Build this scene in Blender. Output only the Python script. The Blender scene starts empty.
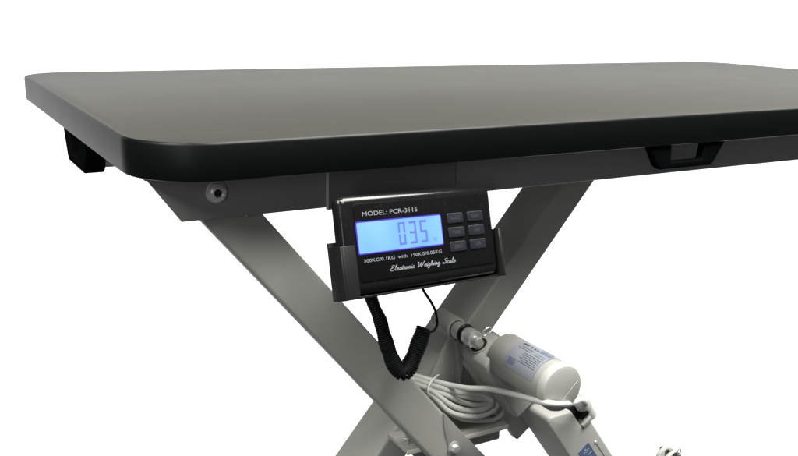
import bpy, bmesh, math, random
from mathutils import Vector, Matrix
random.seed(7)
sc = bpy.context.scene
C = sc.collection
R = math.radians
ZT = 0.8            # height of the table's top surface

# ------------------------------------------------------------------ camera
F_PX = 875.05
CAM = Vector((-.13264, -.56543, .89368))
YAW, PITCH, ROLL = .5228, .25194, -.02407
fwd = Vector((math.sin(YAW)*math.cos(PITCH), math.cos(YAW)*math.cos(PITCH), -math.sin(PITCH)))
rt0 = Vector((math.cos(YAW), -math.sin(YAW), 0)); dn0 = fwd.cross(rt0)
rt = math.cos(ROLL)*rt0 + math.sin(ROLL)*dn0
dn = -math.sin(ROLL)*rt0 + math.cos(ROLL)*dn0
cd = bpy.data.cameras.new('camera'); cam = bpy.data.objects.new('camera', cd); C.objects.link(cam)
cam.matrix_world = Matrix(((rt.x, -dn.x, -fwd.x, CAM.x), (rt.y, -dn.y, -fwd.y, CAM.y), (rt.z, -dn.z, -fwd.z, CAM.z), (0, 0, 0, 1)))
cd.sensor_fit = 'HORIZONTAL'; cd.sensor_width = 36; cd.lens = F_PX/798*36
cd.clip_start = .01; cd.clip_end = 100
sc.camera = cam

def at(px, py, Y):
    """the point on the upright plane at depth Y that the photo shows at (px, py)"""
    d = rt*((px-399)/F_PX) + dn*((py-228)/F_PX) + fwd
    return CAM + d*((Y-CAM.y)/d.y)

# ------------------------------------------------------------------ materials
def newmat(name):
    m = bpy.data.materials.new(name); m.use_nodes = True
    nt = m.node_tree; b = nt.nodes['Principled BSDF']
    return m, nt, b
def paint(name, col, rough=.45, metal=0., spec=.5, var=.06, bump=.0, bscale=900, vscale=14, coat=0., dust=0., rvar=.09):
    m, nt, b = newmat(name); N = nt.nodes; L = nt.links
    b.inputs['Roughness'].default_value = rough; b.inputs['Metallic'].default_value = metal
    b.inputs['Specular IOR Level'].default_value = spec
    if coat:
        b.inputs['Coat Weight'].default_value = coat; b.inputs['Coat Roughness'].default_value = .12
    tc = N.new('ShaderNodeTexCoord')
    n1 = N.new('ShaderNodeTexNoise'); n1.inputs['Scale'].default_value = vscale; n1.inputs['Detail'].default_value = 6; n1.inputs['Roughness'].default_value = .65
    L.new(tc.outputs['Object'], n1.inputs['Vector'])
    mr = N.new('ShaderNodeMapRange'); mr.inputs['To Min'].default_value = 1-var*1.6; mr.inputs['To Max'].default_value = 1+var*1.6
    L.new(n1.outputs['Fac'], mr.inputs['Value'])
    mx = N.new('ShaderNodeMix'); mx.data_type = 'RGBA'; mx.blend_type = 'MULTIPLY'; mx.inputs['Factor'].default_value = 1
    mx.inputs['A'].default_value = (*col, 1); L.new(mr.outputs['Result'], mx.inputs['B'])
    out = mx.outputs['Result']
    if dust:
        n3 = N.new('ShaderNodeTexNoise'); n3.inputs['Scale'].default_value = 350; n3.inputs['Detail'].default_value = 3
        L.new(tc.outputs['Object'], n3.inputs['Vector'])
        r3 = N.new('ShaderNodeMapRange'); r3.inputs['From Min'].default_value = .62; r3.inputs['From Max'].default_value = .8
        r3.inputs['To Max'].default_value = dust; L.new(n3.outputs['Fac'], r3.inputs['Value'])
        m2 = N.new('ShaderNodeMix'); m2.data_type = 'RGBA'; L.new(r3.outputs['Result'], m2.inputs['Factor'])
        L.new(out, m2.inputs['A']); m2.inputs['B'].default_value = (.45, .44, .42, 1); out = m2.outputs['Result']
    L.new(out, b.inputs['Base Color'])
    rr = N.new('ShaderNodeMapRange'); rr.inputs['To Min'].default_value = max(.03, rough-rvar); rr.inputs['To Max'].default_value = min(1, rough+rvar)
    L.new(n1.outputs['Fac'], rr.inputs['Value']); L.new(rr.outputs['Result'], b.inputs['Roughness'])
    if bump:
        n2 = N.new('ShaderNodeTexNoise'); n2.inputs['Scale'].default_value = bscale; n2.inputs['Detail'].default_value = 3
        L.new(tc.outputs['Object'], n2.inputs['Vector'])
        bp = N.new('ShaderNodeBump'); bp.inputs['Strength'].default_value = bump; bp.inputs['Distance'].default_value = .0006
        L.new(n2.outputs['Fac'], bp.inputs['Height']); L.new(bp.outputs['Normal'], b.inputs['Normal'])
    return m
def glow(name, col, strength=1., col2=None):
    m, nt, b = newmat(name); N = nt.nodes; L = nt.links
    b.inputs['Base Color'].default_value = (*[c*.1 for c in col], 1); b.inputs['Roughness'].default_value = .2
    b.inputs['Emission Strength'].default_value = strength
    if col2 is None:
        b.inputs['Emission Color'].default_value = (*col, 1)
    else:
        tc = N.new('ShaderNodeTexCoord'); n = N.new('ShaderNodeTexNoise'); n.inputs['Scale'].default_value = 22; n.inputs['Detail'].default_value = 1
        L.new(tc.outputs['Object'], n.inputs['Vector'])
        r = N.new('ShaderNodeMapRange'); r.inputs['From Min'].default_value = .35; r.inputs['From Max'].default_value = .65
        L.new(n.outputs['Fac'], r.inputs['Value'])
        mx = N.new('ShaderNodeMix'); mx.data_type = 'RGBA'; mx.inputs['A'].default_value = (*col, 1); mx.inputs['B'].default_value = (*col2, 1)
        L.new(r.outputs['Result'], mx.inputs['Factor']); L.new(mx.outputs['Result'], b.inputs['Emission Color'])
    return m

M = {}
M['laminate'] = paint('grey_laminate', (.039, .0386, .0335), rough=.45, spec=.4, var=.03, bump=.2, bscale=1500, vscale=7, rvar=.05, dust=.06)
M['edge'] = paint('black_edge_plastic', (.0028, .0036, .0037), rough=.4, spec=.23, var=.1, bump=.04, bscale=900, vscale=30, rvar=.02)
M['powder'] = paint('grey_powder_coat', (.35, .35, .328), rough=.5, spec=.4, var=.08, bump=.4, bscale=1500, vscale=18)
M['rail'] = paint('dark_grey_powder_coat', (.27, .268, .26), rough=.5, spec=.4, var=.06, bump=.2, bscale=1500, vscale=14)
M['plate'] = paint('darker_steel_plate', (.19, .195, .185), rough=.5, spec=.4, var=.08, bump=.2, bscale=1200)  # a little darker than the rail
M['bright_edge'] = paint('pale_edge', (.8, .79, .72), rough=.45, var=.05)  # pale colour for the plate's edge strip and the shelf's lip
M['plastic_black'] = paint('black_handle_plastic', (.004, .0045, .005), rough=.7, spec=.0, var=.1, bump=.15, bscale=1100)
M['housing'] = paint('black_abs', (.0075, .0075, .0085), rough=.16, spec=.4, var=.1, bump=.06, bscale=1500, dust=.02)
M['panel'] = paint('black_gloss_panel', (.005, .005, .0056), rough=.22, spec=.25, var=.1, dust=.02)
M['cradle'] = paint('dark_painted_steel', (.009, .0095, .0098), rough=.5, spec=.4, var=.1, bump=.15, bscale=1400)
M['button'] = paint('rubber_button', (.011, .0125, .018), rough=.5, spec=.35, var=.1)
M['legend'] = paint('button_print', (.045, .05, .062), rough=.6)
M['print'] = paint('white_print', (.25, .27, .295), rough=.5, var=.1)
M['screen'] = glow('backlit_lcd', (.20, .47, 1.0), 1.0, (.30, .64, 1.0))
M['screen_rim'] = glow('lcd_violet_rim', (.11, .05, .85), .9)
M['digit'] = glow('lcd_segment', (.17, .22, .88), 1.0)
M['cord'] = paint('black_cord_rubber', (.005, .006, .0065), rough=.58, spec=.13, var=.15, bump=.1)
M['cable'] = paint('light_grey_pvc', (.55, .56, .53), rough=.42, spec=.5, var=.05, vscale=30)
M['tie'] = paint('white_nylon', (.8, .79, .74), rough=.4)
M['actuator'] = paint('actuator_grey_plastic', (.36, .36, .34), rough=.48, spec=.45, var=.04, bump=.25, bscale=1300, vscale=20)
M['motor'] = paint('motor_grey_plastic', (.25, .25, .236), rough=.5, spec=.4, var=.05, bump=.25, bscale=1300, vscale=20)
M['body'] = paint('body_grey_plastic', (.43, .43, .41), rough=.48, spec=.4, var=.05, bump=.25, bscale=1300, vscale=20)
M['steel'] = paint('zinc_steel', (.62, .62, .60), rough=.36, metal=.62, var=.12, vscale=120)
M['bright_zinc'] = paint('bright_zinc', (.85, .85, .83), rough=.24, metal=.22, var=.1, vscale=200)
M['dark_steel'] = paint('dark_steel', (.12, .12, .115), rough=.35, metal=1., var=.1)
M['dark_hole'] = paint('dark_recess', (.012, .012, .012), rough=.6)
M['sticker'] = paint('pale_sticker', (.225, .24, .27), rough=.35, spec=.5, var=.05)
M['ink'] = paint('sticker_ink', (.035, .04, .06), rough=.5)
M['ink_grey'] = paint('sticker_grey_ink', (.11, .14, .21), rough=.5)
M['blue'] = paint('blue_sticker', (.10, .15, .27), rough=.35, var=.1)
M['blue_light'] = paint('blue_sticker_print', (.36, .42, .55), rough=.4)
mb, nt, b = newmat('glowing_backdrop')
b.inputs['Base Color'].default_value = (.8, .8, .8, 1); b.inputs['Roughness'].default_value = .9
b.inputs['Emission Color'].default_value = (1, 1, 1, 1); b.inputs['Emission Strength'].default_value = 1.0  # the sheet's white is its own emission
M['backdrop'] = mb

# ------------------------------------------------------------------ mesh helpers
def wpos(o):
    v = Vector((0, 0, 0))
    while o is not None:
        v += o.location; o = o.parent
    return v
def obj(name, bm, mat, parent=None, smooth=True, angle=40):
    off = wpos(parent)
    bmesh.ops.recalc_face_normals(bm, faces=bm.faces)
    if parent is not None:
        bmesh.ops.translate(bm, verts=bm.verts, vec=-off)
    me = bpy.data.meshes.new(name); bm.to_mesh(me); bm.free()
    mats = mat if isinstance(mat, (list, tuple)) else [mat]
    for k in mats: me.materials.append(M[k])
    if smooth:
        me.polygons.foreach_set('use_smooth', [True]*len(me.polygons))
        me.set_sharp_from_angle(angle=R(angle))
    o = bpy.data.objects.new(name, me); C.objects.link(o)
    o.parent = parent
    return o
def thing(name, label, cat, loc, group=None):
    o = bpy.data.objects.new(name, None); o.empty_display_size = .05; C.objects.link(o)
    o.location = loc; o['label'] = label; o['category'] = cat
    if group: o['group'] = group
    return o
WORLD = (Vector((0, 0, 0)), Vector((1, 0, 0)), Vector((0, 1, 0)), Vector((0, 0, 1)))
def fr(p, f=WORLD):
    return f[0] + f[1]*p[0] + f[2]*p[1] + f[3]*p[2]
def merge(dst, src):
    me = bpy.data.meshes.new('tmp'); src.to_mesh(me); src.free(); dst.from_mesh(me); bpy.data.meshes.remove(me)
def box(bm, lo, hi, f=WORLD, bev=0., seg=2):
    t = bmesh.new()
    vs = [t.verts.new(fr((x, y, z), f)) for x in (lo[0], hi[0]) for y in (lo[1], hi[1]) for z in (lo[2], hi[2])]
    for q in ((0, 1, 3, 2), (4, 6, 7, 5), (0, 4, 5, 1), (2, 3, 7, 6), (0, 2, 6, 4), (1, 5, 7, 3)):
        t.faces.new([vs[i] for i in q])
    bmesh.ops.recalc_face_normals(t, faces=t.faces)
    if bev: bmesh.ops.bevel(t, geom=list(t.edges), offset=bev, segments=seg, profile=.5, affect='EDGES', clamp_overlap=True)
    merge(bm, t)
def prism(bm, pts, z0, z1, f=WORLD, bev=0., seg=2, side=0.):
    """outline pts (u, v) swept along the frame's third axis; side = bevel of the long edges"""
    t = bmesh.new()
    a = [t.verts.new(fr((p[0], p[1], z0), f)) for p in pts]; b2 = [t.verts.new(fr((p[0], p[1], z1), f)) for p in pts]
    n = len(pts)
    t.faces.new(a[::-1]); t.faces.new(b2)
    for i in range(n): t.faces.new((a[i], a[(i+1) % n], b2[(i+1) % n], b2[i]))
    bmesh.ops.recalc_face_normals(t, faces=t.faces)
    if bev:
        es = [e for e in t.edges if (e.verts[0] in a) == (e.verts[1] in a)]
        if side: es = list(t.edges)
        bmesh.ops.bevel(t, geom=es, offset=bev, segments=seg, profile=.5, affect='EDGES', clamp_overlap=True)
    merge(bm, t)
def lathe(bm, prof, c, ax, n=48, ref=None):
    """profile (radius, distance along ax)"""
    ax = Vector(ax).normalized(); ref = Vector(ref) if ref else (Vector((0, 0, 1)) if abs(ax.z) < .9 else Vector((1, 0, 0)))
    u = (ref - ax*ref.dot(ax)).normalized(); v = ax.cross(u)
    rings = []
    for r, h in prof:
        if r < 1e-7: rings.append([bm.verts.new(Vector(c)+ax*h)])
        else: rings.append([bm.verts.new(Vector(c)+ax*h+(u*math.cos(2*math.pi*i/n)+v*math.sin(2*math.pi*i/n))*r) for i in range(n)])
    for A, B in zip(rings, rings[1:]):
        for i in range(n):
            j = (i+1) % n
            if len(A) == 1 and len(B) == 1: continue
            if len(A) == 1: bm.faces.new((A[0], B[i], B[j]))
            elif len(B) == 1: bm.faces.new((A[i], A[j], B[0]))
            else: bm.faces.new((A[i], A[j], B[j], B[i]))
def smooth_path(pts, k=8, closed=False):
    P = [Vector(p) for p in pts]; out = []
    n = len(P)
    for i in range(n if closed else n-1):
        if closed: p0, p1, p2, p3 = P[(i-1) % n], P[i], P[(i+1) % n], P[(i+2) % n]
        else: p0, p1, p2, p3 = P[max(i-1, 0)], P[i], P[i+1], P[min(i+2, n-1)]
        for s in range(k):
            t = s/k
            out.append(.5*((2*p1)+(p2-p0)*t+(2*p0-5*p1+4*p2-p3)*t*t+(3*p1-p0-3*p2+p3)*t**3))
    if not closed: out.append(P[-1])
    return out
def tube(bm, pts, r, n=12, closed=False, cap=True):
    P = [Vector(p) for p in pts]; N = len(P)
    rad = r if callable(r) else (lambda t: r)
    T = []
    for i in range(N):
        a, b2 = (P[(i-1) % N], P[(i+1) % N]) if closed else (P[max(i-1, 0)], P[min(i+1, N-1)])
        T.append((b2-a).normalized())
    u = T[0].orthogonal().normalized(); rings = []
    for i in range(N):
        u = (u - T[i]*u.dot(T[i])).normalized(); v = T[i].cross(u); q = rad(i/(N-1))
        rings.append([bm.verts.new(P[i]+(u*math.cos(2*math.pi*k/n)+v*math.sin(2*math.pi*k/n))*q) for k in range(n)])
    for i in range(N if closed else N-1):
        A, B = rings[i], rings[(i+1) % N]
        for k in range(n): bm.faces.new((A[k], A[(k+1) % n], B[(k+1) % n], B[k]))
    if cap and not closed: bm.faces.new(rings[0][::-1]); bm.faces.new(rings[-1])
def rrect(x0, y0, x1, y1, r, n=8):
    pts = []
    for cx, cy, a0 in ((x1-r, y0+r, -90), (x1-r, y1-r, 0), (x0+r, y1-r, 90), (x0+r, y0+r, 180)):
        for i in range(n+1):
            a = R(a0+90*i/n); pts.append((cx+r*math.cos(a), cy+r*math.sin(a)))
    return pts
_font = None
def text_bm(s, size, f, ext=0., shear=0., align='LEFT', width=None, spacing=1.):
    """lettering lying in the frame's u/v plane, baseline at its origin"""
    cu = bpy.data.curves.new('lettering', 'FONT'); cu.body = s; cu.size = size; cu.shear = shear; cu.align_x = align; cu.space_character = spacing
    cu.resolution_u = 3
    o = bpy.data.objects.new('lettering', cu); C.objects.link(o)
    bpy.context.view_layer.update()
    me = bpy.data.meshes.new_from_object(o.evaluated_get(bpy.context.evaluated_depsgraph_get()))
    bpy.data.objects.remove(o); bpy.data.curves.remove(cu)
    bm = bmesh.new(); bm.from_mesh(me); bpy.data.meshes.remove(me)
    sx = 1.
    if width and bm.verts:
        xs = [v.co.x for v in bm.verts]; sx = width/(max(xs)-min(xs))
    for v in bm.verts: v.co = fr((v.co.x*sx, v.co.y, ext), f)
    return bm

# ------------------------------------------------------------------ setting
# a tall curved self-glowing white sheet behind the table; its extent also shapes reflections
bm = bmesh.new(); cols = []
for i in range(37):
    a = R(-20+107*i/36)
    cols.append([bm.verts.new((.3+5*math.sin(a), -.5+5*math.cos(a), z)) for z in (-3.9, 2.1)])
for A, B in zip(cols, cols[1:]): bm.faces.new((A[0], B[0], B[1], A[1]))
o = obj('backdrop', bm, 'backdrop'); o['kind'] = 'structure'

# ------------------------------------------------------------------ table
W, LEN, TH, RC = .6, 1.2, .0268, .056
table = thing('lift_table', 'long scissor-lift table with dark grey laminate top, black edging and grey steel legs', 'lift table', (.6, .3, 0))
ZB = ZT-TH
bm = bmesh.new(); prism(bm, rrect(.0012, .0012, LEN-.0012, W-.0012, RC-.0012, 16), ZB+.0006, ZT, bev=.0009, seg=2)
obj('tabletop', bm, 'laminate', table)
# black edging around the slab: a closed moulded strip
bm = bmesh.new()
sec = [(.0020, TH-.0001), (.0006, TH+.0001), (-.0002, TH-.0006), (-.0008, TH-.002), (-.0008, .002), (-.0002, .0006), (.0008, 0), (.004, 0)]
rings = []
for d, h in sec:
    rings.append([bm.verts.new((x, y, ZB+h)) for x, y in rrect(d, d, LEN-d, W-d, RC-d, 20)])
for A, B in zip(rings, rings[1:]):
    n = len(A)
    for i in range(n): bm.faces.new((A[i], A[(i+1) % n], B[(i+1) % n], B[i]))
band = obj('edge_band', bm, 'edge', table, angle=30)
# side rail: channel that carries the upper leg ends
YR = .035; ZR = .7385; XZ = (Vector((0, 0, 0)), Vector((1, 0, 0)), Vector((0, 0, 1)), Vector((0, 1, 0)))
bm = bmesh.new()
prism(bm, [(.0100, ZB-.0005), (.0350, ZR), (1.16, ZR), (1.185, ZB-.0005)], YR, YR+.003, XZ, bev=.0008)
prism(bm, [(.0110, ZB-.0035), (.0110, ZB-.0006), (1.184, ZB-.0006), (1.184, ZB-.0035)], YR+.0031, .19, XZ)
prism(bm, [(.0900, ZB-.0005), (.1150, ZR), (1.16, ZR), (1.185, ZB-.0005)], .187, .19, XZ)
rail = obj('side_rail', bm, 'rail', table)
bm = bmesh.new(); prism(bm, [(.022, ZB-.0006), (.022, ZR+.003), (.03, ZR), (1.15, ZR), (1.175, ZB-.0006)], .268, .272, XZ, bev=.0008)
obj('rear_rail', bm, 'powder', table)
# mounting plate for the scale, in front of the rail
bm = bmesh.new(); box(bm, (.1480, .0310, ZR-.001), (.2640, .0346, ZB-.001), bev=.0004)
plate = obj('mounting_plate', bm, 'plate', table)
bm = bmesh.new(); box(bm, (.1474, .0306, ZR-.001), (.1479, .0345, ZB-.0012)); obj('edge_strip', bm, 'bright_edge', plate)  # pale strip along the plate's left edge
# button-head bolt
def hexring(r): return [(r*math.cos(R(60*i+12)), r*math.sin(R(60*i+12))) for i in range(6)]
bc = at(216, 192, YR)
bm = bmesh.new(); lathe(bm, [(.0078, 0), (.0080, .0009), (.0074, .0010), (.0075, .0014), (.0070, .0030), (.0060, .0043), (.0046, .0052), (.0034, .0056), (.0031, .0054), (.0030, .0030), (0, .0028)], bc, (0, -1, 0), 40)
bolt = obj('bolt', bm, 'bright_zinc', table, angle=50)
bm = bmesh.new(); prism(bm, [(bc.x+x, bc.z+z) for x, z in hexring(.0027)], YR-.0045, YR-.0030, XZ); obj('hex_socket', bm, 'dark_hole', bolt)
# weld spot on the rail's lower edge
bm = bmesh.new(); p = at(246.5, 216.5, YR); lathe(bm, [(.0011, 0), (.0009, .0006), (0, .0009)], p+Vector((0, 0, .0004)), (0, -1, 0), 12); obj('weld_spot', bm, 'steel', table)

# legs: n is measured square to the leg, s along it
S50, C50 = math.sin(R(50)), math.cos(R(50))
LA = (Vector((0, 0, 0)), Vector((S50, 0, C50)), Vector((0, 1, 0)), Vector((C50, 0, -S50)))    # falls to the right
LB = (Vector((0, 0, 0)), Vector((S50, 0, -C50)), Vector((0, 1, 0)), Vector((C50, 0, S50)))    # climbs to the right
bm = bmesh.new(); box(bm, (.5125, .0395, -.555), (.5490, .0605, .155), LA, bev=.0035, seg=4)
legA = obj('leg', bm, 'powder', table)
# darker patch of the front leg put in as a thin plate, with the pivot bolt
pc = at(453, 447, .0395)
bm = bmesh.new(); prism(bm, [(q.x, q.z) for q in [at(x, y, .0395) for x, y in ((442.8, 411.5), (460, 430.5), (491, 462), (452, 462), (446.5, 441), (443.5, 428))]], .0384, .0394, XZ, bev=.0004); leg_patch = obj('dark_leg_patch', bm, 'rail', table)
bm = bmesh.new(); lathe(bm, [(.0062, .0011), (.0062, .0020), (.0056, .0023), (0, .0023)], pc, (0, -1, 0), 32); obj('washer', bm, 'steel', leg_patch)
bm = bmesh.new(); prism(bm, [(pc.x+x*1.6, pc.z+z*1.6) for x, z in hexring(.0027)], pc.y-.0065, pc.y-.0021, XZ, bev=.0006); obj('hex_bolt', bm, 'steel', leg_patch)
bm = bmesh.new(); box(bm, (-.1260, .1000, -.155), (-.0945, .1550, .98), LB, bev=.003, seg=4)
# trim leg B's upper end just under the tabletop
res_ = bmesh.ops.bisect_plane(bm, geom=list(bm.verts)+list(bm.edges)+list(bm.faces), plane_co=(0, 0, ZB-.0045), plane_no=(0, 0, 1), clear_outer=True)
bmesh.ops.holes_fill(bm, edges=[e for e in bm.edges if e.is_boundary])
legB = obj('leg', bm, 'powder', table)
# round boss across the rear leg, where the actuator is pinned
b0 = at(457, 329, .095)
bm = bmesh.new(); lathe(bm, [(.0088, 0), (.0108, .0008), (.0112, .002), (.0112, .031), (.0100, .032), (0, .032)], b0, (0, 1, 0), 40)
obj('pivot_boss', bm, 'powder', legB)
# gusset under the boss
bm = bmesh.new()
g = [at(451, 338, .1), at(463, 340, .1), at(459, 362, .1), at(455, 381, .1)]
prism(bm, [(q.x, q.z) for q in g], .0905, .0995, XZ, bev=.001); obj('gusset', bm, 'rail', legB)
bm = bmesh.new(); g = [at(452, 335, .1), at(486, 344, .1), at(500, 380, .1), at(506, 424, .1), at(424, 424, .1), at(428, 380, .1)]
prism(bm, [(q.x, q.z) for q in g], .0996, .104, XZ, bev=.0008); obj('stay_plate', bm, 'powder', legB)
# cross bar on which the cable lies
BZ = .4942
bm = bmesh.new(); box(bm, (.2425, .0620, BZ-.0045), (.3585, .0990, BZ), bev=.0012); bar = obj('cable_shelf', bm, 'powder', table)
bm = bmesh.new(); box(bm, (.2427, .0608, BZ-.0052), (.3583, .0617, BZ-.0004), bev=.0003); obj('front_lip', bm, 'bright_edge', bar)  # the edge's brightness is put into its pale colour
bm = bmesh.new(); box(bm, (.262, .0720, BZ-.0215), (.3570, .0970, BZ-.0048), bev=.0015); obj('under_bar', bm, 'rail', bar)
p = at(411.5, 446.5, .066)
bm = bmesh.new(); prism(bm, [(p.x+x*1.7, .074+z*1.7) for x, z in hexring(.0027)], BZ+.0002, BZ+.0062, bev=.0006); obj('hex_nut', bm, 'steel', bar)
# base below the frame of the photo
bm = bmesh.new()
for y0, y1 in ((.02, .06), (.12, .17), (.40, .45)): box(bm, (-.02, y0, .15), (.66, y1, .19), bev=.003)
for x0 in (-.06, .62): box(bm, (x0, -.02, .11), (x0+.05, .55, .149), bev=.003)
for x0 in (-.055, .625):
    for y0 in (0, .49): box(bm, (x0, y0, .0), (x0+.04, y0+.04, .109), bev=.003)
obj('base_frame', bm, 'powder', table)
# anchor bracket of the actuator's lower end, with a split ring through its pin
aY = .07; ac = at(669.5, 453.0, aY)
bm = bmesh.new()
for y0 in (aY-.008, aY+.004):
    pts = [(ac.x-.016, .19), (ac.x+.016, .19)]+[(ac.x+.0125*math.cos(R(a)), ac.z-.006+.0105*math.sin(R(a))) for a in range(0, 181, 15)]
    prism(bm, pts, y0, y0+.005, XZ, bev=.0008)
anchor = obj('anchor_bracket', bm, 'cable', table)
bm = bmesh.new(); lathe(bm, [(0, -.014), (.0030, -.0135), (.0034, -.012), (.0034, .012), (.003, .013), (0, .0132)], ac+Vector((0, 0, -.0005)), (0, 1, 0), 20)
lathe(bm, [(.0034, -.0115), (.0058, -.0115), (.0060, -.0110), (.0060, -.0092), (.0058, -.0087), (.0034, -.0087)], ac+Vector((0, 0, -.0005)), (0, 1, 0), 20)
obj('anchor_pin', bm, 'dark_steel', anchor)
bm = bmesh.new(); rc = Vector((ac.x+.001, aY-.0125, ac.z+.0072))
tube(bm, [rc+Vector((.0026*math.cos(t), 0, .0042*math.sin(t))) for t in [2*math.pi*i/24 for i in range(24)]], .0006, 8, closed=True); obj('split_ring', bm, 'steel', anchor)
# webbing loops under the edge
def strap_loop(f, k=1., t=.009):
    """f: u along the edge, v up, w through the loop's thickness"""
    bm = bmesh.new()
    out = [(-.0505, 0), (-.0385, -.0190), (-.034, -.0222), (.033, -.0222), (.0370, -.0190), (.0500, 0)]
    inn = [(.0225, 0), (.0205, -.0145), (.019, -.0158), (-.0195, -.0158), (-.0215, -.0145), (-.0225, 0)]
    prism(bm, [(u, v*k) for u, v in out+inn], -t, t, f, bev=.0016, seg=3)
    return obj('strap_loop', bm, 'plastic_black', table, angle=35)
strap_loop((Vector((.5042, .0070, ZB-.0004)), Vector((.98, 0, 0)), Vector((0, 0, 1)), Vector((0, 1, 0))), 1., .0046)
strap_loop((Vector((.0102, .2530, ZB-.0004)), Vector((0, 1.08, 0)), Vector((0, 0, 1)), Vector((1, 0, 0))), 1.3)

# ------------------------------------------------------------------ scale display
yaw, tilt, roll = R(9.57), R(16.62), R(-3.336)
dx = Vector((math.cos(yaw), math.sin(yaw), 0)); do = Vector((math.sin(yaw), -math.cos(yaw), 0))*math.cos(tilt)+Vector((0, 0, math.sin(tilt))); du = do.cross(dx)
ex = math.cos(roll)*dx+math.sin(roll)*du; eu = -math.sin(roll)*dx+math.cos(roll)*du
D0 = Vector((.18042, -.025, .72845)); K = .001
FD = (D0, ex*K, eu*K, do*K)                       # millimetres on the display's face
def sub(u, v, w=0): return (fr((u, v, w), FD), ex, eu, do)
disp = thing('scale_display', 'black weighing scale display with glowing blue screen, cradled under the table edge', 'scale display', fr((25, -40, -16), FD))
bm = bmesh.new()
t = bmesh.new(); vs = []
for (u0, u1, v0, v1, w) in ((-53, 98, -41, 32, -13), (-52, 97, -40.3, 31, -.3)):
    vs.append([t.verts.new(fr(p, FD)) for p in ((u0, v0, w), (u1, v0, w), (u1, v1, w), (u0, v1, w))])
t.faces.new(vs[0][::-1]); t.faces.new(vs[1])
for i in range(4): t.faces.new((vs[0][i], vs[0][(i+1) % 4], vs[1][(i+1) % 4], vs[1][i]))
bmesh.ops.bevel(t, geom=list(t.edges), offset=8*K, segments=8, profile=.5, affect='EDGES', clamp_overlap=True)
merge(bm, t)
obj('housing', bm, 'housing', disp, angle=60)
bm = bmesh.new(); prism(bm, rrect(-40.5, -31.5, 92.5, 24.8, 2.5), -1.5, .4, FD, bev=.45*K); panel = obj('front_panel', bm, 'panel', disp)
bm = bmesh.new(); prism(bm, rrect(-40.3, -11.9, 40.3, 11.9, 1.6), .2, .62, FD, bev=.1*K); rim = obj('screen_rim', bm, 'screen_rim', disp)
bm = bmesh.new(); prism(bm, rrect(-39.4, -11.0, 39.4, 11.0, 1.3), .5, .75, FD); scr = obj('screen', bm, 'screen', disp)
# seven-segment digits
SEG = {'0': 'abcdef', '3': 'abcdg', '5': 'acdfg'}
def digit(ch, u0, w=6.6, y0=-8.2, y1=8.6, th=1.65):
    bm = bmesh.new(); ym = (y0+y1)/2; g = .35
    S = {'a': (0, y1-th, w, y1), 'd': (0, y0, w, y0+th), 'g': (0, ym-th/2, w, ym+th/2),
         'f': (0, ym+g, th, y1-.3), 'b': (w-th, ym+g, w, y1-.3), 'e': (0, y0+.3, th, ym-g), 'c': (w-th, y0+.3, w, ym-g)}
    for s in SEG[ch]:
        x0, a, x1, b2 = S[s]; c = .3
        if s in 'adg': q = [(x0+c, a), (x1-c, a), (x1, (a+b2)/2), (x1-c, b2), (x0+c, b2), (x0, (a+b2)/2)]
        else: q = [(x0, a+c), ((x0+x1)/2, a), (x1, a+c), (x1, b2-c), ((x0+x1)/2, b2), (x0, b2-c)]
        prism(bm, [(u0+x, y) for x, y in q], .80, .86, FD)
    return obj('digit', bm, 'digit', scr, smooth=False)
digit('0', -2.6); digit('3', 7.9); digit('5', 18.2)
bm = text_bm('kg', 4.0*K, sub(30, -7.4, .82)); obj('unit_mark', bm, 'digit', scr, smooth=False)
bm = text_bm('MODEL: PCR-3115', 4.6*K, sub(-33.8, 15.5, .48), width=51.2*K); obj('model_lettering', bm, 'print', panel, smooth=False)
bm = text_bm('300KG/0.1KG  with  150KG/0.05KG', 3.5*K, sub(-36.6, -17.7, .48), width=73.5*K); obj('capacity_lettering', bm, 'print', panel, smooth=False)
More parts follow.
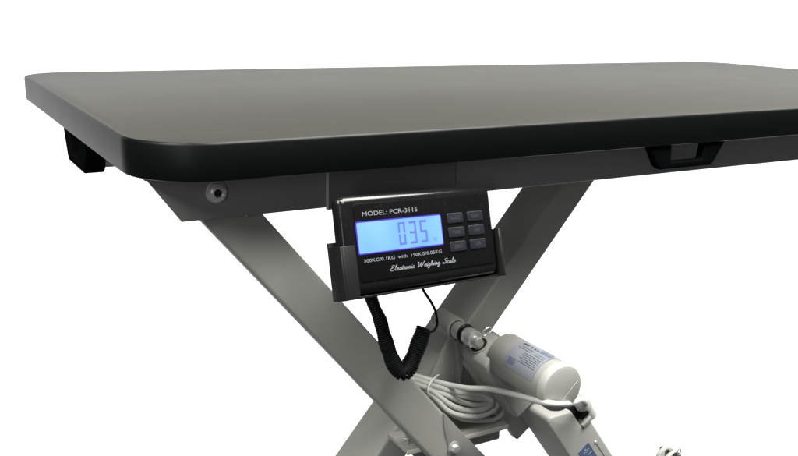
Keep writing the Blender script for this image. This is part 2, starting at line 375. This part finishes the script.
# script lettering, drawn as pen strokes (x, y in x-heights)
GL = {
 'E': (1.5, [[(1.35, 1.75), (1.0, 2.1), (.55, 1.9), (.55, 1.45), (.95, 1.15), (.5, 1.0), (.2, .5), (.5, .03), (1.0, .08), (1.45, .4)]]),
 'W': (2.3, [[(.0, 1.7), (.25, 2.0), (.45, 1.8), (.4, .8), (.45, .0), (.95, .9), (1.25, 1.8), (1.2, .8), (1.3, .0), (1.8, 1.0), (2.1, 2.1), (2.3, 1.9)]]),
 'S': (1.5, [[(1.5, 1.75), (1.2, 2.1), (.75, 1.9), (.7, 1.5), (1.05, 1.1), (1.1, .5), (.6, .0), (.1, .2), (.15, .5), (.6, .35), (1.4, .3)]]),
 'l': (.6, [[(-.05, .3), (.35, 1.2), (.5, 1.95), (.3, 2.05), (.2, 1.2), (.2, .3), (.35, .02), (.65, .3)]]),
 'e': (.75, [[(-.05, .3), (.35, .5), (.55, .8), (.38, 1.0), (.15, .6), (.2, .15), (.42, .0), (.8, .3)]]),
 'c': (.7, [[(.0, .3), (.1, .5)], [(.58, .85), (.4, 1.0), (.15, .6), (.2, .12), (.42, .0), (.75, .3)]]),
 't': (.55, [[(-.05, .3), (.3, 1.1), (.38, 1.7), (.2, .4), (.3, .02), (.6, .3)], [(.1, 1.15), (.6, 1.2)]]),
 'r': (.7, [[(-.05, .3), (.2, .9), (.22, 1.1), (.32, .92), (.55, .95), (.5, .4), (.55, .05), (.75, .3)]]),
 'o': (.75, [[(-.05, .3), (.15, .4), (.35, 1.0), (.12, .6), (.2, .08), (.45, .1), (.58, .6), (.4, 1.0), (.55, .85), (.8, .8)]]),
 'n': (.9, [[(-.05, .3), (.15, .95), (.15, .0), (.4, .8), (.58, .95), (.6, .4), (.65, .05), (.95, .3)]]),
 'i': (.5, [[(-.05, .3), (.2, .95), (.18, .2), (.3, .02), (.55, .3)], [(.3, 1.4), (.38, 1.48)]]),
 'g': (.8, [[(.55, .85), (.35, 1.0), (.12, .55), (.25, .05), (.5, .4), (.6, .95), (.5, -.3), (.3, -.9), (.1, -.6), (.45, -.15), (.85, .3)]]),
 'h': (.9, [[(-.05, .3), (.4, 1.6), (.4, 2.05), (.2, 1.7), (.12, .0), (.4, .8), (.58, .95), (.6, .3), (.7, .03), (.95, .3)]]),
 'a': (.85, [[(.58, .85), (.35, 1.0), (.12, .5), (.25, .02), (.5, .35), (.6, .95), (.58, .25), (.68, .02), (.9, .3)]]),
 ' ': (.75, []),
}
bm = bmesh.new(); XH = 1.85; x = 0.
def ribbon(bm, pts, w):
    P = smooth_path([(a, b2, 0) for a, b2 in pts], 5); L_, R_ = [], []
    for i, p in enumerate(P):
        d = (P[min(i+1, len(P)-1)]-P[max(i-1, 0)]); d = d.normalized() if d.length > 1e-9 else Vector((1, 0, 0))
        n = Vector((-d.y, d.x, 0)); ww = w*(.55+.6*abs(d.y))
        L_.append(bm.verts.new(fr((p.x+n.x*ww, p.y+n.y*ww, .49), FD))); R_.append(bm.verts.new(fr((p.x-n.x*ww, p.y-n.y*ww, .49), FD)))
    for i in range(len(P)-1): bm.faces.new((L_[i], R_[i], R_[i+1], L_[i+1]))
words_ = 'Electronic Weighing Scale'
tot = sum(GL[c][0] for c in words_); kx = 64.5/(tot*1.0)
for c in words_:
    wd, strokes = GL[c]
    for s in strokes: ribbon(bm, [(-14.5+(x+a)*kx+b2*.35*XH, -26.2+b2*XH) for a, b2 in s], .27)
    x += wd
obj('script_lettering', bm, 'print', panel, smooth=False)
k = 0
for r_, v in enumerate((7.6, -3.4, -14.4)):
    for u in (54.3, 75.4):
        bm = bmesh.new(); prism(bm, rrect(u-8.3, v-4.0, u+8.3, v+4.0, 1.4), .1, 1.3, FD, bev=.5*K, seg=3); bt = obj('button', bm, 'button', disp)
        bm = text_bm(('HOLD', 'UNIT', 'TARE', 'ON', 'ZERO', 'OFF')[k], 3.6*K, sub(u, v-1.2, 1.34), align='CENTER'); obj('button_legend', bm, 'legend', bt, smooth=False); k += 1
# cradle: back plate, floor and two wings folded round the housing's lower half
bm = bmesh.new()
box(bm, (-55.5, -43, -16), (101.6, -1.0, -13.6), FD, bev=.6*K)
box(bm, (-55, -42.9, -13.6), (101.6, -41.2, -4), FD, bev=.5*K)
prism(bm, [(-55.6, -42.6), (-53.2, -42.6), (-53.2, -4.2), (-55.2, -4.2)], -15.8, .6, FD, bev=.5*K)
prism(bm, [(-53.4, -42.6), (-42.5, -41.6), (-42.5, -4.4), (-53.4, -4.2)], -.4, .7, FD, bev=.4*K)
prism(bm, [(98.4, -42.6), (101.6, -42.6), (101.2, -6), (100.2, -4.2), (98.4, -4.2)], -15.8, 2, FD, bev=.8*K)
obj('cradle', bm, 'cradle', disp)
# bracket tying the cradle to the mounting plate
bm = bmesh.new(); p = fr((25, -20, -16), FD); box(bm, (p.x-.03, p.y-.003, p.z-.012), (p.x+.03, .0345, p.z+.012), bev=.001); box(bm, (p.x-.028, .0305, p.z), (p.x+.028, .0344, ZR-.0012), bev=.001)
obj('support_arm', bm, 'cradle', disp)

# ------------------------------------------------------------------ coiled cord
YC = .004
cord = thing('coiled_cord', 'black coiled cord hanging in a V below the scale display', 'cord', at(404, 377, YC))
def helix(path, R0, wire, pitch, start_t=0.):
    P = smooth_path(path, 24); out = []; ph = 0.
    T = [(P[min(i+1, len(P)-1)]-P[max(i-1, 0)]).normalized() for i in range(len(P))]
    u = T[0].orthogonal().normalized()
    total = sum((P[i+1]-P[i]).length for i in range(len(P)-1)); acc = 0
    for i in range(len(P)-1):
        seg = (P[i+1]-P[i]).length
        n = max(1, int(seg/pitch*14)+1)
        for s in range(n):
            t = s/n; d = T[i].lerp(T[i+1], t).normalized(); u = (u-d*u.dot(d)).normalized(); v = d.cross(u)
            f = (acc+seg*t)/total; r = R0(f)
            out.append(P[i].lerp(P[i+1], t)+(u*math.cos(ph)+v*math.sin(ph))*r); ph += 2*math.pi*(seg/n)/pitch(f) if callable(pitch) else 2*math.pi*(seg/n)/pitch
        acc += seg
    return out
path = [at(369.5, 293, YC+.004), at(374, 306, YC+.002), at(380, 320, YC), at(384, 335, YC), at(388.5, 350, YC), at(394, 364, YC), at(399, 371, YC-.001), at(403.5, 373, YC-.002), at(408.5, 368, YC-.001), at(414, 356, YC), at(419, 343, YC), at(424, 329, YC)]
def rad(f): return .0036+.0018*min(1, max(0, (f-.02)/.5)) + .0005*min(1, max(0, (f-.6)/.12)) + .0003*math.sin(f*37)
hx = helix(path, rad, .0013, .0020)
bm = bmesh.new(); tube(bm, hx, .00118, 7); obj('coil', bm, 'cord', cord, angle=180)
tail = [hx[-1], at(430.5, 331.5, YC-.003), at(435.5, 328.5, YC), at(437.2, 322, YC+.001), at(435.3, 311, YC+.002), at(431, 302, YC+.002), at(424.5, 292, YC+.003), at(421.5, 286, YC+.005)]
bm = bmesh.new(); tube(bm, smooth_path(tail, 10), .0011, 8); obj('tail', bm, 'cord', cord, angle=180)
bm = bmesh.new(); p0, p1 = Vector(path[0]), Vector(path[1]); d = (p1-p0).normalized(); lathe(bm, [(0, -.004), (.0052, -.004), (.0054, -.003), (.005, .006), (.0042, .0075), (0, .0075)], p0, d, 24); obj('strain_relief', bm, 'cord', cord)

# ------------------------------------------------------------------ actuator: a along its length, n square to it
TA = R(54); ca, sa = math.cos(TA), math.sin(TA)
FA = (Vector((0, 0, 0)), Vector((sa, 0, ca)), Vector((ca, 0, -sa)), Vector((0, 1, 0)))      # (n, a, Y)
act = thing('linear_actuator', 'light grey linear actuator with cylindrical motor and rating sticker, pinned to the rear leg', 'actuator', (.42, .05, .42))
# gear housing
bm = bmesh.new()
prism(bm, [(.5865, -.268), (.5885, -.2755), (.595, -.2785), (.6115, -.2785), (.6220, -.2720), (.6290, -.2570), (.6350, -.200), (.5865, -.200)], .045, .085, FA, bev=.0028, seg=4, side=1)
prism(bm, [(.5850, -.262), (.6300, -.262), (.6300, -.145), (.5832, -.145)], .0806, .0930, FA, bev=.0015, seg=2, side=1)
gear = obj('gear_housing', bm, 'actuator', act)
bm = bmesh.new(); c = fr((.6035, -.2787, .0695), FA); lathe(bm, [(.0098, -.0002), (.0100, .0008), (.0086, .0009), (.0082, .0002)], c, (-ca, 0, sa), 32); sk = obj('socket_collar', bm, 'actuator', gear)
bm = bmesh.new(); lathe(bm, [(.0084, .0004), (0, .0004)], c, (-ca, 0, sa), 32); obj('socket_hole', bm, 'dark_hole', gear)
# motor: cylinder toward the viewer
mc = Vector((.3415, 0, .5738)); mr_ = .0216
bm = bmesh.new(); lathe(bm, [(.0150, .052), (mr_-.0016, .052), (mr_+.0002, .0505), (mr_, .043), (mr_-.0002, -.0235), (mr_-.0006, -.0240)], mc, (0, 1, 0), 72)
motor = obj('motor', bm, 'motor', act)
bm = bmesh.new(); lathe(bm, [(mr_-.0006, -.0238), (mr_+.0003, -.0242), (mr_+.0004, -.0290), (mr_-.0010, -.0322), (mr_-.0040, -.0334), (0, -.0336)], mc, (0, 1, 0), 72)
capo = obj('end_cap', bm, 'actuator', motor)
bm = bmesh.new(); f = (mc+Vector((0, -.0334, 0)), Vector((.72, 0, .69)).normalized(), Vector((-.69, 0, .72)).normalized(), Vector((0, -1, 0)))
box(bm, (-.0150, -.0078, -.0006), (.0150, -.0072, .00035), f, bev=.0002); obj('mould_line', bm, 'actuator', motor)
# wrap-round rating label on the motor
def cyl_patch(bm, y0, y1, a0, a1, r, n=16):
    v = [[bm.verts.new((mc.x+r*math.cos(R(a0+(a1-a0)*i/n)), y, mc.z+r*math.sin(R(a0+(a1-a0)*i/n)))) for i in range(n+1)] for y in (y0, y1)]
    for i in range(n): bm.faces.new((v[0][i], v[0][i+1], v[1][i+1], v[1][i]))
LY0, LY1, LA0, LA1 = -.0165, .0265, 62, 168
bm = bmesh.new(); cyl_patch(bm, LY0, LY1, LA0, LA1, mr_+.00025, 40); lab = obj('rating_label', bm, 'sticker', act, angle=180)
def mark(name, mat, rects, r=mr_+.00040):
    bm = bmesh.new()
    for y0, y1, a0, a1 in rects: cyl_patch(bm, y0, y1, a0, a1, r, 4)
    obj(name, bm, mat, lab, angle=180)
rects = [(.0185, .0235, 86, 93), (.0165, .0178, 85, 93)]
rng = random.Random(3)
for y0, a0, a1 in ((.0130, 84, 94), (.0085, 84, 94), (.0045, 85, 93)):      # bold type line
    for k in range(3): rects.append((y0-.0007*k-.0014*(k > 0), y0-.0007*k+.0006, a0+3.3*k, a0+3.3*k+2.2))
for r0, ya, yb in ((101, .004, .021), (108, .006, .022), (116, -.013, .010), (121, -.013, .011), (126, -.013, .009), (131, -.013, .011), (136, -.013, .007), (141, -.013, .009), (103, -.013, -.001), (109, -.013, .001)):
    y = ya
    while y < yb:
        w_ = rng.uniform(.0007, .0024); rects.append((y, min(y+w_, yb), r0, r0+rng.uniform(1.4, 2.1))); y += w_+rng.uniform(.0004, .0009)
mark('label_ink', 'ink', rects)
mark('label_band', 'ink_grey', [(-.0145, .0000, 80, 93)])
mark('label_band', 'ink_grey', [(-.0120, .0060, 70, 74)])
mark('label_stripes', 'ink_grey', [(.0125, .0225, 142, 146), (.0115, .0215, 148, 152), (.0130, .0225, 154, 157)])
# lower body
bm = bmesh.new()
n0, n1, nn = .6005, .6405, .6285
pts = [(n0, -.03), (n0, -.1900), (n0+.0015, -.1945), (n0+.006, -.1965), (nn, -.1815), (nn, -.1565), (n1, -.1555), (n1, -.03)]
prism(bm, pts, .0200, .0800, FA, bev=.0025, seg=4, side=1)
body = obj('drive_body', bm, 'body', act)
bm = bmesh.new(); box(bm, (nn+.0004, -.176, .030), (n1-.002, -.1555, .072), FA, bev=.001); obj('inner_housing', bm, 'dark_hole', body)
bm = bmesh.new(); p = fr((nn+.0005, -.1580, .0185), FA)
box(bm, (nn+.001, -.1590, .0180), (n1+.0015, -.1545, .0215), FA, bev=.0005); obj('slot_lip', bm, 'actuator', body)
bm = bmesh.new(); box(bm, (nn+.004, -.1660, .0190), (n1+.002, -.1632, .0290), FA, bev=.0004); obj('latch', bm, 'plastic_black', body)
# seam line and blue emblem sticker on the body
bm = bmesh.new(); box(bm, (n1-.0085, -.127, .0196), (n1-.0081, -.035, .0199), FA); obj('seam_line', bm, 'ink_grey', body)
bm = bmesh.new(); lathe(bm, [(.0016, 0), (.0013, .0008), (0, .001)], fr((n1-.0083, -.1285, .0198), FA), (0, -1, 0), 16); obj('screw_boss', bm, 'tie', body)
bm = bmesh.new(); box(bm, (.6108, -.1355, .0195), (.6255, -.108, .0199), FA); st = obj('emblem_sticker', bm, 'blue', act)
bm = bmesh.new()
for u0, v0, u1, v1 in ((.6175, -.1325, .6195, -.1275), (.6145, -.1300, .6225, -.1288), (.6125, -.1225, .6150, -.1175), (.6180, -.1240, .6235, -.1230), (.6170, -.1190, .6210, -.1150)): box(bm, (u0, v0, .0193), (u1, v1, .01945), FA)
obj('emblem_print', bm, 'blue_light', st)
# plug where the cable enters the body
pp = at(583.5, 404, .028)
bm = bmesh.new(); lathe(bm, [(0, -.011), (.0055, -.0105), (.0072, -.008), (.0078, -.004), (.0078, .004), (.0066, .005), (.0066, .018), (0, .018)], pp, (ca, 0, -sa), 28); obj('cable_gland', bm, 'cable', act)
# rod eye, pin, washer and split ring at the upper end
pinc = Vector((b0.x, 0, b0.z))
bm = bmesh.new(); lathe(bm, [(.0078, .064), (.0083, .065), (.0083, .0765), (.0078, .0775), (.0042, .0775)], pinc, (0, 1, 0), 32)
lathe(bm, [(.0042, .064), (.0078, .064)], pinc, (0, 1, 0), 32)
d = (c-(pinc+Vector((0, .0708, 0))))
tube(bm, [pinc+Vector((0, .0708, 0))+d*.25, c-d.normalized()*.0005], .0058, 20)
obj('rod_eye', bm, 'steel', act)
bm = bmesh.new(); lathe(bm, [(0, .0572), (.0036, .0574), (.0041, .0582), (.0041, .0955)], pinc, (0, 1, 0), 28); obj('clevis_pin', bm, 'steel', act)
bm = bmesh.new(); lathe(bm, [(.0042, .0795), (.0098, .0795), (.0100, .0800), (.0100, .0812), (.0098, .0818), (.0042, .0818)], pinc, (0, 1, 0), 32); obj('washer', bm, 'dark_steel', act)
bm = bmesh.new(); lathe(bm, [(.0047, .0835), (.0078, .0835), (.0086, .0848), (.0086, .0930), (.0080, .0945), (.0047, .0945)], pinc, (0, 1, 0), 32); obj('spacer', bm, 'steel', act)
bm = bmesh.new(); q = pinc+Vector((.0035, .0600, .0035)); e1 = Vector((.72, -.15, .68)).normalized(); e2 = Vector((-.6, -.2, .62)).normalized()
rc = q+e1*.0072
tube(bm, [rc+e1*(.0052*math.cos(t))+e2*(.0033*math.sin(t)) for t in [2*math.pi*i/28 for i in range(28)]], .00085, 8, closed=True)
tube(bm, [q-e1*.014, q+e1*.002], .0009, 8); obj('split_ring', bm, 'steel', act)

# ------------------------------------------------------------------ grey power cable, coiled on the shelf
CR = .00265
cable = thing('power_cable', 'light grey cable coiled beside the front leg and tied with a white band', 'cable', at(455, 412, .075))
def cp(x, y, off=0.): return at(x, y, .0665+max(0, (416-y))/43*.026+off)
bm = bmesh.new()
main = [cp(392, 369), cp(404, 372), cp(413, 375, -.001), cp(430, 380, -.004), cp(448, 384.5, -.006), at(466.8, 388, .062), at(486.7, 388.7, .048), at(502, 391.4, .030), at(520, 396, .004), at(543, 402, -.030), at(561, 404, -.038), at(573, 402.5, -.024), at(580, 400.0, -.002), at(584.5, 402, .018), at(586, 406, .027)]
tube(bm, smooth_path(main, 10), CR, 12)
loops = [
 [(392, 376), (405, 380), (416, 385), (427, 391), (437.6, 401), (447, 410.2), (459, 415.2), (474.4, 416.5), (487, 414), (496, 407.6), (496.5, 400), (487, 394), (472, 391.6), (456, 390.5), (438, 386), (424, 381.5), (410, 377), (394, 372)],
 [(396, 378), (412, 383), (428, 389), (440, 397.5), (453, 406), (468, 410.5), (481, 410), (490, 405.8), (491.5, 400.5), (484, 396.2), (471, 394), (458, 392.5), (444, 389), (430, 384.5), (414, 379)],
 [(398, 380), (415, 386), (431, 390.5), (447, 395.5), (460, 401.5), (473, 405), (483, 404.6), (487.5, 402.2), (486.5, 399.6), (479, 398.8), (466, 396.8), (450, 392.5), (434, 387), (416, 381), (396, 374)],
 [(480, 391), (493, 394), (502, 400), (503.5, 409), (498, 417), (489, 420.0), (474, 420.2), (458, 417.0), (444, 408), (432, 396), (418, 386)],
]
offs = [-.001, -.003, -.001, .006]
for lp, of in zip(loops, offs): tube(bm, smooth_path([cp(x, y, of) for x, y in lp], 9), CR, 12)
obj('cable_coil', bm, 'cable', cable, angle=180)
bm = bmesh.new()
tie = [cp(439, 375, .002), cp(434, 378.5, -.009), cp(430, 383.5, -.010), cp(428, 389, -.010), cp(428.0, 394.5, -.006), cp(430, 397, .004), cp(434, 392, .012), cp(438, 383, .012)]
tube(bm, smooth_path(tie, 8, closed=True), .00085, 8, closed=True); obj('cable_tie', bm, 'tie', cable)

# ------------------------------------------------------------------ light
w = bpy.data.worlds.new('World'); sc.world = w; w.use_nodes = True
w.node_tree.nodes['Background'].inputs['Color'].default_value = (.9, .95, 1, 1); w.node_tree.nodes['Background'].inputs['Strength'].default_value = .07
def area(name, loc, tgt, sx, sy, power, col=(1, 1, 1)):
    l = bpy.data.lights.new(name, 'AREA'); l.shape = 'RECTANGLE'; l.size = sx; l.size_y = sy; l.energy = power; l.color = col
    o = bpy.data.objects.new(name, l); C.objects.link(o); o.location = loc
    o.rotation_euler = (Vector(tgt)-Vector(loc)).to_track_quat('-Z', 'Y').to_euler()
    return o
area('ceiling_softbox', (1.0, -.5, 2.75), (.6, -.1, .6), 2.4, 1.0, 180, (1, .985, .935))
area('side_softbox', (-1.2, -.5, 2.3), (.1, .1, .5), 1.0, 1.0, 56, (1, .985, .94))
area('strip_light', (-1.4, -1.7, 1.15), (.2, 0, .72), .2, 1.3, 4.8, (.97, .98, .97))  # unseen strip lamp, added for the corner highlight and some rail fill

sc.view_settings.view_transform = 'Standard'; sc.view_settings.look = 'None'; sc.view_settings.exposure = 0
sc.render.engine = 'CYCLES'
